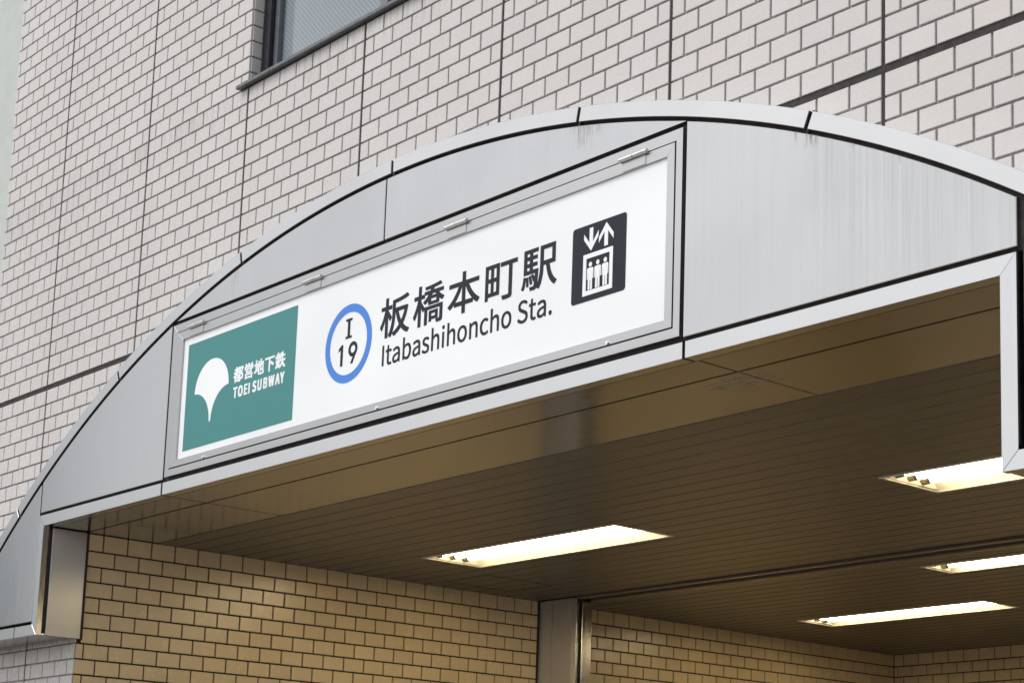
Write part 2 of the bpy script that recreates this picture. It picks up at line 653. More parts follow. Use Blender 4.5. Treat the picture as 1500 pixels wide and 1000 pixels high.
r = 0
while Z0 + r * TH < Z_TOP:
    facade_row(Z0 + r * TH + (GAP / 2 if r else 0.0), Z0 + (r + 1) * TH - GAP / 2, r % 2)
    r += 1
n = 1
while 3.715 - n * TH > 2.60:
    facade_row(3.715 - n * TH + GAP / 2, 3.715 - (n - 1) * TH - (GAP / 2 if n > 1 else 0.0), n % 2)
    n += 1
M0 = 2.981                                # first mortar line of the entrance walls
k = 6
while M0 - (k + 1) * TH > 0.0:
    facade_row(M0 - (k + 1) * TH + GAP / 2, M0 - k * TH - GAP / 2, k % 2)
    k += 1
lay_tiles(facade, tiles, (0, 0.006, 0), 0.0, canopy_hides, M_TILE)

# return tiles in the window reveal
bm = bmesh.new(); box(bm, WIN[0] - 0.10, WIN[0] - 0.0005, 0.1555, 0.19, WIN[2] - 0.02, WIN[3])
r = 14
while Z0 + r * TH < WIN[3]:
    za, zb = Z0 + r * TH + GAP / 2, Z0 + (r + 1) * TH - GAP / 2
    P = [(0.0075, za), (0.052, za), (0.052, zb), (0.0075, zb)]
    bmt = bmesh.new(); plate(bmt, P, 0.0005, 0.006, lambda a, b, d: (WIN[0] + d, a, b), 0.0013)
    obj("tile", bmt, M_TILE, facade)
    r += 1
obj("window_reveal", bm, M_MORTAR, facade)

# window
bm = bmesh.new()
fw = 0.045
fx0, fx1, fz0, fz1 = WIN[0] + 0.0065, WIN[1], WIN[2] + 0.012, WIN[3]
plate(bm, rect(fx0, fx0 + fw, fz0, fz1), -0.13, -0.055, FRONT, 0.002)
plate(bm, rect(fx1 - fw, fx1, fz0, fz1), -0.13, -0.055, FRONT, 0.002)
plate(bm, rect(fx0 + fw + 0.001, fx1 - fw - 0.001, fz0, fz0 + 0.016), -0.13, -0.055, FRONT, 0.002)
plate(bm, rect(fx0 + fw + 0.001, fx1 - fw - 0.001, fz1 - fw, fz1), -0.13, -0.055, FRONT, 0.002)
window = obj("window", bm, M_WINFRAME, facade)
bm = bmesh.new()
sx0, sx1, sz0, sz1 = fx0 + fw + 0.004, fx1 - fw - 0.004, fz0 + 0.022, fz1 - fw - 0.004
plate(bm, rect(sx0, sx0 + 0.03, sz0, sz1), -0.12, -0.075, FRONT, 0.002)
plate(bm, rect(sx1 - 0.03, sx1, sz0, sz1), -0.12, -0.075, FRONT, 0.002)
plate(bm, rect(sx0 + 0.031, sx1 - 0.031, sz0, sz0 + 0.030), -0.12, -0.075, FRONT, 0.002)
mx = (sx0 + sx1) / 2
plate(bm, rect(mx - 0.025, mx + 0.025, sz0 + 0.031, sz1), -0.12, -0.078, FRONT, 0.002)
obj("sash", bm, M_SASH, window)
for a, b in ((sx0 + 0.0305, mx - 0.0255), (mx + 0.0255, sx1 - 0.0305)):
    bm = bmesh.new(); box(bm, a, b, 0.100, 0.106, sz0 + 0.0305, sz1)
    obj("pane", bm, M_GLASS, window)
bm = bmesh.new()
P = [(0.10, 4.728), (0.012, 4.722), (-0.018, 4.717), (-0.024, 4.713), (-0.024, 4.7005), (-0.018, 4.6985), (0.10, 4.706)]
rings = [[bm.verts.new((x, y, z)) for y, z in P] for x in (-3.365, -1.60)]
for i in range(len(P)):
    bm.faces.new((rings[0][i], rings[0][(i + 1) % len(P)], rings[1][(i + 1) % len(P)], rings[1][i]))
bm.faces.new(rings[0]); bm.faces.new(rings[1][::-1])
obj("sill", bm, M_SILL, window)

# the neighbour
nb = thing("neighbouring_building", "plain pale green rendered building at the left edge beyond the tiled wall", "building", (-8.0, 3.0, 0.0))
bm = bmesh.new(); box(bm, -11.0, -5.66, 0.25, 6.0, 0.0, 10.0)
obj("rendered_wall", bm, M_NEIGHBOUR, nb)
bm = bmesh.new(); box(bm, -11.04, -5.64, 0.21, 6.04, 10.001, 10.12)
obj("parapet_cap", bm, M_SILL, nb)

# a tower block added unseen across the street to darken the steel's reflection
M_SLATE = simple("added_block_blue", (0.42, 0.49, 0.55), 0.6, var=0.1, scale=0.6)
tower = thing("added_reflection_block", "pale blue apartment slab across the street", "building", (-66.0, -22.0, -0.3))
bm = bmesh.new(); box(bm, -76.0, -57.0, -24.0, -19.4, -0.30, 26.0)
added_block_wall = obj("wall", bm, M_SLATE, tower)
for i in range(8):
    for xx in (-74.5, -71.5, -68.5, -65.5, -62.5, -59.5):
        bm = bmesh.new(); box(bm, xx, xx + 1.4, -19.42, -19.37, 1.0 + i * 3.0, 2.5 + i * 3.0)
        obj("window", bm, M_GLASS, added_block_wall)

# ------------------------------------------------------------------ entrance hall walls
PIL0, PIL1 = 2.625, 2.76
left = thing("hall_side_wall", "yellow lit tiled side wall inside the entrance, split by the steel shutter post", "wall", (XL, 2.8, 0.0))
bm = bmesh.new()
box(bm, XL - 0.15, XL - 0.0055, 0.158, YB + 0.1, 0.0, ZC + 0.12)
box(bm, XL - 0.0078, XL - 0.0055, 0.0057, 0.1575, 0.0, ZC + 0.09)
obj("mortar_backing", bm, M_HALL_MORTAR, left)
tiles = []
row = 0
while M0 - (row + 1) * TH > 0.0:
    zb, zt = M0 - (row + 1) * TH + GAP / 2, (M0 - row * TH - GAP / 2 if row else ZC - 0.0006)
    y_first = 0.029 if row < 7 else 0.0075
    for ya, yb in ((y_first, PIL0), (PIL1, YB)):
        off = 0.101 if row % 2 == 0 else 0.101 + TW / 2
        if ya > 1:
            off += 0.005
        cuts = [off + i * TW for i in range(-1, 60)]
        cuts = [c for c in cuts if ya + 0.02 < c < yb - 0.02]
        pts = [ya - GAP / 2] + cuts + [yb + GAP / 2 - 0.004]
        for c0, c1 in zip(pts, pts[1:]):
            tiles.append(((c0 + c1) / 2, (zb + zt) / 2, c1 - c0 - GAP, zt - zb))
    row += 1
# the wall's local x axis runs along +y
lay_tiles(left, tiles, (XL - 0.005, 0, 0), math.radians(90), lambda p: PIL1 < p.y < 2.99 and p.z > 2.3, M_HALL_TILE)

back = thing("hall_back_wall", "shaded tiled wall across the far end of the entrance hall at lower right", "wall", (-2.0, YB, 0.0))
bm = bmesh.new(); box(bm, XL - 0.004, XR, YB + 0.0055, YB + 0.12, 0.0, ZC + 0.12)
obj("mortar_backing", bm, M_HALL_MORTAR, back)
tiles = []
row = 0
while M0 - (row + 1) * TH > 0.0:
    zb, zt = M0 - (row + 1) * TH + GAP / 2, (M0 - row * TH - GAP / 2 if row else ZC - 0.0006)
    off = XL + 0.077 if row % 2 == 0 else XL + 0.077 - TW / 2 + 0.008
    cuts = [off + i * TW for i in range(0, 60)]
    cuts = [c for c in cuts if XL + 0.012 < c < XR - 0.02]
    pts = [XL] + cuts + [XR]
    for c0, c1 in zip(pts, pts[1:]):
        tiles.append(((c0 + c1) / 2, (zb + zt) / 2, c1 - c0 - GAP, zt - zb))
    row += 1
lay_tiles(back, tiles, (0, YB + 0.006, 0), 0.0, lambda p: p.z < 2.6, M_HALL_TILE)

bm = bmesh.new(); box(bm, XR, XR + 0.15, 0.157, YB + 0.1, 0.0, ZC + 0.12)
obj("wall_right", bm, M_TILE, kind="structure")

# ------------------------------------------------------------------ shutter post
post = thing("shutter_post", "grey steel roller shutter post standing against the tiled side wall", "post", (-4.35, 2.7, 0.0))
for name, a, b in (("narrow_plate", XL + 0.002, -4.378), ("wide_plate", -4.373, -4.215)):
    bm = bmesh.new()
    plate(bm, rect(a, b, 0.0, ZC - 0.002), -2.665, -2.635, FRONT, 0.0004)
    obj(name, bm, M_POST, post)
bm = bmesh.new(); box(bm, XL + 0.001, -4.232, 2.666, 2.775, 0.0, ZC - 0.003)
obj("post_core", bm, M_SEAL, post)
for a, b in ((2.6655, 2.682), (2.706, 2.775)):
    bm = bmesh.new(); plate(bm, rect(a, b, 0.0, ZC - 0.004), 0.0, 0.016, lambda p, q, d: (-4.2315 + d, p, q), 0.002)
    obj("guide_rail", bm, M_JAMB, post)

# ------------------------------------------------------------------ ceiling
LIGHTS = [  # x0, x1, y0, y1, tubes, label
    (-3.825, -2.515, 1.362, 1.705, 3, "lit three tube ceiling light nearest the tiled side wall, seen whole below the sign"),
    (-1.120, 0.190, 1.360, 1.700, 3, "lit three tube ceiling light partly hidden by the right end of the canopy frame"),
    (-2.200, -0.890, 2.985, 3.215, 2, "lit narrow two tube ceiling light running out at right behind the ceiling rail"),
    (-3.870, -2.595, 4.020, 4.315, 3, "lit ceiling light farthest back, closest to the far tiled wall"),
]
HOLES = [(l[0], l[1], l[2], l[3]) for l in LIGHTS]
ceiling = thing("slatted_ceiling", "dark brown slatted metal ceiling inside the station entrance", "ceiling", (-2.0, 3.0, ZC))
bm = bmesh.new()
for x0, x1, y0, y1 in subtract((XL, XR, 0.30, YB), HOLES):
    box(bm, x0, x1, y0, y1, ZC + 0.012, ZC + 0.02)
box(bm, XL - 0.1, XR + 0.1, 0.158, YB + 0.1, ZC + 0.13, ZC + 0.17)
obj("ceiling_backing", bm, M_SEAL, ceiling)
TRK = (2.628, 2.795)
y = 0.3615
pitch = 0.1075
SL = []
while y < YB - 0.01:
    y1 = min(y + pitch - 0.0065, YB)
    for a, b in ((y, min(y1, TRK[0])), (max(y, TRK[1]), y1)):
        if b - a > 0.012:
            SL.append((a, b))
    y += pitch
for a, b in SL:
    bm = bmesh.new()
    for x0, x1, y0, y1 in subtract((XL + 0.001, XR - 0.001, a, b), HOLES):
        if y1 - y0 > 0.006:
            plate(bm, rect(x0, x1, y0, y1), -0.0118, 0.0, CEIL, 0.0025)
    if len(bm.verts):
        obj("slat", bm, M_DARKGREY, ceiling)
    else:
        bm.free()
bm = bmesh.new()
plate(bm, rect(XL + 0.3, XR - 0.001, TRK[0] + 0.002, TRK[0] + 0.045), -0.0118, 0.010, CEIL, 0.004)
plate(bm, rect(XL + 0.3, XR - 0.001, TRK[1] - 0.060, TRK[1] - 0.002), -0.0118, 0.012, CEIL, 0.005)
obj("shutter_track", bm, M_RAIL, ceiling)
bm = bmesh.new()
hx0, hx1, hy0, hy1, hw = -4.325, -3.985, 1.880, 2.290, 0.006
for x0, x1, y0, y1 in ((hx0, hx1, hy0, hy0 + hw), (hx0, hx1, hy1 - hw, hy1), (hx0, hx0 + hw, hy0 + hw, hy1 - hw), (hx1 - hw, hx1, hy0 + hw, hy1 - hw)):
    plate(bm, rect(x0, x1, y0, y1), -0.002, 0.0008, CEIL)
obj("access_hatch_frame", bm, M_SEAL, ceiling)

# ------------------------------------------------------------------ ceiling lights
DEP = 0.082


def ceiling_light(x0, x1, y0, y1, n, label):
    t = thing("ceiling_light", label, "ceiling light", ((x0 + x1) / 2, (y0 + y1) / 2, ZC), "recessed tube lights in the hall ceiling")
    lw = 0.013
    bm = bmesh.new()
    o = -0.003
    for P in ([(x0 + o, y0 + o), (x1 - o, y0 + o), (x1 - lw, y0 + lw), (x0 + lw, y0 + lw)],
              [(x1 - o, y0 + o), (x1 - o, y1 - o), (x1 - lw, y1 - lw), (x1 - lw, y0 + lw)],
              [(x1 - o, y1 - o), (x0 + o, y1 - o), (x0 + lw, y1 - lw), (x1 - lw, y1 - lw)],
              [(x0 + o, y1 - o), (x0 + o, y0 + o), (x0 + lw, y0 + lw), (x0 + lw, y1 - lw)]):
        plate(bm, P, -0.004, 0.0035, CEIL, 0.001)
    obj("light_frame", bm, M_LIP, t)
    a0, a1, b0, b1 = x0 + lw, x1 - lw, y0 + lw, y1 - lw
    s = 0.070 if n == 3 else 0.05
    zt, zb = ZC + DEP, ZC - 0.001
    bm = bmesh.new()
    v = [bm.verts.new(p) for p in ((a0, b0, zb), (a1, b0, zb), (a1, b1, zb), (a0, b1, zb),
                                   (a0, b0 + s, zt), (a1, b0 + s, zt), (a1, b1 - s, zt), (a0, b1 - s, zt))]
    for f in ((4, 5, 6, 7), (0, 1, 5, 4), (2, 3, 7, 6)):
        bm.faces.new([v[i] for i in f])
    obj("reflector", bm, M_ENAMEL, t)
    for x, sx in ((a0, 1), (a1, -1)):
        bm = bmesh.new()
        q = [(b0, zb), (b1, zb), (b1 - s, zt), (b0 + s, zt)]
        r0 = [bm.verts.new((x, p, z)) for p, z in q]
        r1 = [bm.verts.new((x - sx * 0.003, p, z)) for p, z in q]
        bm.faces.new(r0); bm.faces.new(r1[::-1])
        for i in range(4):
            bm.faces.new((r0[i], r0[(i + 1) % 4], r1[(i + 1) % 4], r1[i]))
        obj("end_plate", bm, M_ENAMEL, t)
    for i in range(n):
        yy = b0 + (b1 - b0) * ((0.22, 0.46, 0.70)[i] if n == 3 else (0.30, 0.66)[i])
        zz = ZC + 0.026
        bm = bmesh.new(); cyl(bm, (a0 + 0.042, yy, zz), (a1 - 0.042, yy, zz), 0.0155, 14)
        o_ = obj("tube", bm, M_TUBE, t)
        for x, sx in ((a0, 1), (a1, -1)):
            bm = bmesh.new(); cyl(bm, (x + sx * 0.001, yy, zz), (x + sx * 0.026, yy, zz), 0.0185, 12)
            so = obj("socket", bm, M_SOCKET, t)
            bm = bmesh.new(); cyl(bm, (x + sx * 0.0265, yy, zz), (x + sx * 0.0415, yy, zz), 0.0165, 12)
            obj("tube_cap", bm, M_CAP, o_)
    for i in range(4):
        hx = (a0 + 0.06, a1 - 0.06)[i % 2]
        hy = (b0 + s + 0.01, b1 - s - 0.01)[i // 2]
        bm = bmesh.new(); cyl(bm, (hx, hy, zt - 0.001), (hx, hy, zt - 0.006), 0.006, 8)
        obj("screw", bm, M_CAP, t)


for l in LIGHTS:
    ceiling_light(*l)

# ------------------------------------------------------------------ canopy
canopy = thing("entrance_canopy", "arched brushed steel canopy framing the station entrance", "canopy", (CX, -0.1, 2.5))
PF = -YF                      # depth value of the face for FRONT

# dark sealant behind the joints, and the body of the arch
bm = bmesh.new()
RB = R_IN - 0.004
plate(bm, rect(-4.51, 0.56, 3.045, 3.06)[:2] + arc(RB, -4.51, 0.56, 50)[::-1], 0.100, PF - 0.014, FRONT)
plate(bm, [(-5.285, 2.58), (-4.5105, 2.58)] + arc(RB, -5.285, -4.5105, 14)[::-1], 0.100, PF - 0.014, FRONT)
plate(bm, [(0.5605, 2.58), (1.315, 2.58)] + arc(RB, 0.5605, 1.315, 14)[::-1], 0.100, PF - 0.014, FRONT)
obj("joint_backing", bm, M_SEAL, canopy)
bm = bmesh.new()
plate(bm, arc(R_IN + 0.036, -5.36, 1.39, 60) + arc(R_IN - 0.0035, -5.33, 1.36, 60)[::-1], 0.0, PF - 0.0125, FRONT)
obj("rim_backing", bm, M_SEAL, canopy)

# rim segments, with open radial joints
step = math.radians(11.62)
angs = [-math.radians(45.2)] + [step * i for i in range(-3, 4)] + [math.radians(45.2)]
for a0, a1 in zip(angs, angs[1:]):
    g = 0.0065 / R_IN
    n_ = 14
    aa = [a0 + g + (a1 - a0 - 2 * g) * i / n_ for i in range(n_ + 1)]
    P = [(CX + R_OUT * math.sin(t_), CZ + R_OUT * math.cos(t_)) for t_ in aa] + \
        [(CX + R_IN * math.sin(t_), CZ + R_IN * math.cos(t_)) for t_ in aa[::-1]]
    bm = bmesh.new(); plate(bm, P, -0.002, PF + 0.004, FRONT, 0.0012)
    obj("rim_segment", bm, M_TRIM, canopy)
for a in angs[1:-1]:
    bm = bmesh.new()
    w = 0.004
    u, v_ = Vector((math.sin(a), math.cos(a))), Vector((math.cos(a), -math.sin(a)))
    c = Vector((CX, CZ))
    P = [tuple(c + u * (R_IN - 0.012) - v_ * w * 1.6), tuple(c + u * (R_IN - 0.012) + v_ * w * 1.6), tuple(c + u * (R_OUT + 0.004) + v_ * w), tuple(c + u * (R_OUT + 0.004) - v_ * w)]
    plate(bm, P, 0.002, PF - 0.004, FRONT, 0.002)
    obj("joint_sealant", bm, M_SEAL, canopy)


def arched(x0, x1, z0, n=24):
    zl = CZ + math.sqrt(R_PANEL ** 2 - (x0 - CX) ** 2)
    zr = CZ + math.sqrt(R_PANEL ** 2 - (x1 - CX) ** 2)
    h = math.sqrt(R_PANEL ** 2 - (z0 - CZ) ** 2)
    xa, xb = (x0 if zl > z0 + 0.004 else CX - h), (x1 if zr > z0 + 0.004 else CX + h)
    top_ = arc(R_PANEL, xa, xb, n)
    P = []
    if zl > z0 + 0.004:
        P.append((x0, z0))
    if zr > z0 + 0.004:
        P.append((x1, z0))
    else:
        top_ = top_[:-1] + [(xb, z0)]
    if zl <= z0 + 0.004:
        top_ = [(xa, z0)] + top_[1:]
    return P + top_[::-1]


for x0, x1, z0 in ((-5.40, -4.516, 2.578), (-4.505, -3.4510, 3.0510), (-3.60, -2.0225, 3.6860), (-2.0155, -0.40, 3.6860), (-0.5545, 0.553, 3.0510), (0.590, 1.43, 2.578)):
    bm = bmesh.new(); plate(bm, arched(x0, x1, z0), PF - 0.0135, PF, FRONT, 0.0018)
    obj("fascia_panel", bm, M_PANEL, canopy)

# steel edge trim round the opening
zt, zb_ = 3.0370, 2.9885
xl0, xl1, xr1, xr0 = -4.504, -4.460, 0.507, 0.553
jb0, jb1 = 2.517, 2.564
e = 0.0004
for P in ([(xl0 + e, zt), (-3.4515, zt), (-3.4515, zb_), (xl1 + e, zb_)],
          [(-3.4395, zt), (-0.5530, zt), (-0.5530, zb_), (-3.4395, zb_)],
          [(-0.5420, zt), (xr0 - e, zt), (xr1 - e, zb_), (-0.5420, zb_)]):
    bm = bmesh.new(); plate(bm, P, PF - 0.040, PF + 0.003, FRONT, 0.0007)
    obj("head_trim", bm, M_TRIM, canopy)
for P in ([(xl0, zt - e), (xl1, zb_ - e), (xl1, jb0 + e), (xl0, jb1 + e)], [(xr0, zt - e), (xr1, zb_ - e), (xr1, jb0 + e), (xr0, jb1 + e)]):
    bm = bmesh.new(); plate(bm, P, PF - 0.022, PF + 0.003, FRONT, 0.0)
    obj("jamb_trim", bm, M_JAMB, canopy)
for P in ([(xl0, jb1 - e), (xl1, jb0 - e), (-4.668, jb0 - e), (-4.668, jb1 - e)], [(-4.676, jb1), (-4.676, jb0), (-5.345, jb0), (-5.30, jb1)],
          [(xr0, jb1 - e), (xr1, jb0 - e), (1.38, jb0 - e), (1.33, jb1 - e)]):
    bm = bmesh.new(); plate(bm, P, PF - 0.022, PF + 0.003, FRONT, 0.0010)
    obj("foot_trim", bm, M_TRIM, canopy)

# reveal between the trim and the tiled wall
for xa, xb in ((xl1 - 0.028, xl1 - 0.012), (xr1 + 0.012, xr1 + 0.022)):
    bm = bmesh.new(); box(bm, xa, xb, YF + 0.021, 0.0285, jb0 + 0.0015, ZC - 0.0005)
    obj("reveal_backing", bm, M_SEAL, canopy)
bm = bmesh.new(); plate(bm, rect(-0.148, 0.011, jb0 + 0.002, ZC - 0.002), 0.0, 0.0115, lambda a, b, d: (xl1 - 0.0118 + d, a, b), 0.0015)
obj("reveal_panel", bm, M_REVEAL, canopy)
bm = bmesh.new(); plate(bm, rect(-0.148, 0.011, jb0 + 0.002, ZC - 0.002), 0.0, 0.0115, lambda a, b, d: (xr1 + 0.0118 - d, a, b), 0.0015)
obj("reveal_panel", bm, M_REVEAL, canopy)

# soffit
CUTS = [XL + 0.003, -3.4525, -0.5345, XR - 0.003]
for x0, x1 in zip(CUTS, CUTS[1:]):
    for y0, y1 in ((-0.1430, 0.0070), (0.0165, 0.3560)):
        xa, xb = x0 + 0.0035, x1 - 0.0035
        if y0 < 0:
            xa, xb = max(xa, xl1 - 0.010), min(xb, xr1 + 0.010)
        bm = bmesh.new(); plate(bm, rect(xa, xb, y0, y1), -0.010, 0.0, lambda a, b, d: (a, b, 2.9900 - d), 0.0)
        obj("soffit_panel", bm, M_SOFFIT, canopy)
bm = bmesh.new(); box(bm, XL + 0.001, XR - 0.001, -0.148, 0.3615, 3.0003, 3.03)
obj("soffit_backing", bm, M_SEAL, canopy)
bm = bmesh.new(); box(bm, -0.5378, -0.5312, 0.010, 0.362, 2.9895, 3.0001)
obj("seam_sealant", bm, M_RUST, canopy, label="rusty brown seam across the soffit")

# underside of the left and right ends
for cuts in ((-5.33, -4.676, -4.462), (0.51, 1.36)):
    for a, b in zip(cuts, cuts[1:]):
        bm = bmesh.new(); plate(bm, rect(a + 0.002, b - 0.002, -0.1665, -0.006), -0.008, 0.0, UNDER, 0.001)
        obj("end_soffit", bm, M_SOFFIT, canopy)

# ------------------------------------------------------------------ the lit sign
sign = thing("station_sign", "white backlit station name board with green end panel set in the canopy", "sign", (-2.0, YF, 3.05))


def ring(bm, X0, X1, Z0_, Z1, x0, x1, z0, z1, d0, d1, ch):
    for P in ([(X0, Z0_), (X1, Z0_), (x1, z0), (x0, z0)], [(X1, Z0_), (X1, Z1), (x1, z1), (x1, z0)],
              [(X1, Z1), (X0, Z1), (x0, z1), (x1, z1)], [(X0, Z1), (X0, Z0_), (x0, z0), (x0, z1)]):
        plate(bm, P, d0, d1, FRONT, ch)


BX = (-3.430, -0.5655, 3.0560, 3.6690)
DX = (-3.394, -0.5955, 3.0875, 3.6320)
PX = (-3.345, -0.6255, 3.1135, 3.5970)
bm = bmesh.new()
ring(bm, BX[0], BX[1], BX[2], BX[3], DX[0] - 0.004, DX[1] + 0.004, DX[2] - 0.004, DX[3] + 0.004, PF - 0.013, PF + 0.004, 0.0003)
obj("box_frame", bm, M_ALU, sign)
bm = bmesh.new(); box(bm, BX[0] + 0.004, BX[1] - 0.004, YF + 0.012, YF + 0.0138, BX[2] + 0.004, BX[3] - 0.004)
obj("box_body", bm, M_SEAL, sign)
bm = bmesh.new()
ring(bm, DX[0], DX[1], DX[2], DX[3], PX[0], PX[1], PX[2], PX[3], PF - 0.0118, PF + 0.006, 0.0004)
obj("door_frame", bm, M_ALU, sign)
DP = PF - 0.001               # front of the acrylic
bm = bmesh.new(); box(bm, PX[0] + 0.0005, PX[1] - 0.0005, -DP, -DP + 0.010, PX[2] + 0.0005, PX[3] - 0.0005)
obj("white_panel", bm, M_WHITE, sign)


def film(name, contours, mat, lift=0.0004, thick=0.0006, parent=None):
    """flat lettering: closed outlines with holes, filled and given the thickness of the film"""
    cu = bpy.data.curves.new(name, 'CURVE')
    cu.dimensions, cu.fill_mode = '2D', 'BOTH'
    for P in contours:
        sp = cu.splines.new('POLY')
        sp.points.add(len(P) - 1)
        for q, (a, b) in zip(sp.points, P):
            q.co = (a, b, 0, 1)
        sp.use_cyclic_u = True
    cu.extrude = thick / 2
    o = bpy.data.objects.new(name, cu)
    COL.objects.link(o)
    bpy.context.view_layer.update()
    me = bpy.data.meshes.new_from_object(o.evaluated_get(bpy.context.evaluated_depsgraph_get()))
    bpy.data.objects.remove(o)
    bpy.data.curves.remove(cu)
    me.materials.clear()
    # the film's plane: x stays, y -> z, z -> -y
    me.transform(Matrix(((1, 0, 0, 0), (0, 0, -1, -(DP + lift + thick / 2)), (0, 1, 0, 0), (0, 0, 0, 1))))
    me.name = name
    return obj(name, me, mat, parent or sign)


def circle(cx, cz, r, n=72, a0=0.0, a1=2 * math.pi):
    return [(cx + r * math.cos(a0 + (a1 - a0) * i / n), cz + r * math.sin(a0 + (a1 - a0) * i / n)) for i in range(n)]


# green end panel with the leaf emblem
gx0, gx1, gz0, gz1 = -3.307, -2.536, 3.142, 3.567
film("green_field", [rect(gx0, gx1, gz0, gz1)], M_GREEN)
lx, lz, lr = -3.114, 3.352, 0.1245
top_a = math.radians(0)
leaf = [(lx + lr * math.cos(t * math.pi / 40), lz + 0.004 + (lr - 0.003) * math.sin(t * math.pi / 40)) for t in range(41)]
tip_z, tip_w = 3.231, 0.0055
left_c = [(lx - lr + (lr - tip_w) * math.sin(t * math.pi / 40), tip_z + (lz + 0.004 - tip_z) * math.cos(t * math.pi / 40)) for t in range(1, 21)]
right_c = [(lx + lr - (lr - tip_w) * math.sin(t * math.pi / 40), tip_z + (lz + 0.004 - tip_z) * math.cos(t * math.pi / 40)) for t in range(20, 0, -1)]
film("leaf_emblem", [leaf + left_c + right_c], M_WHITE, 0.0011)


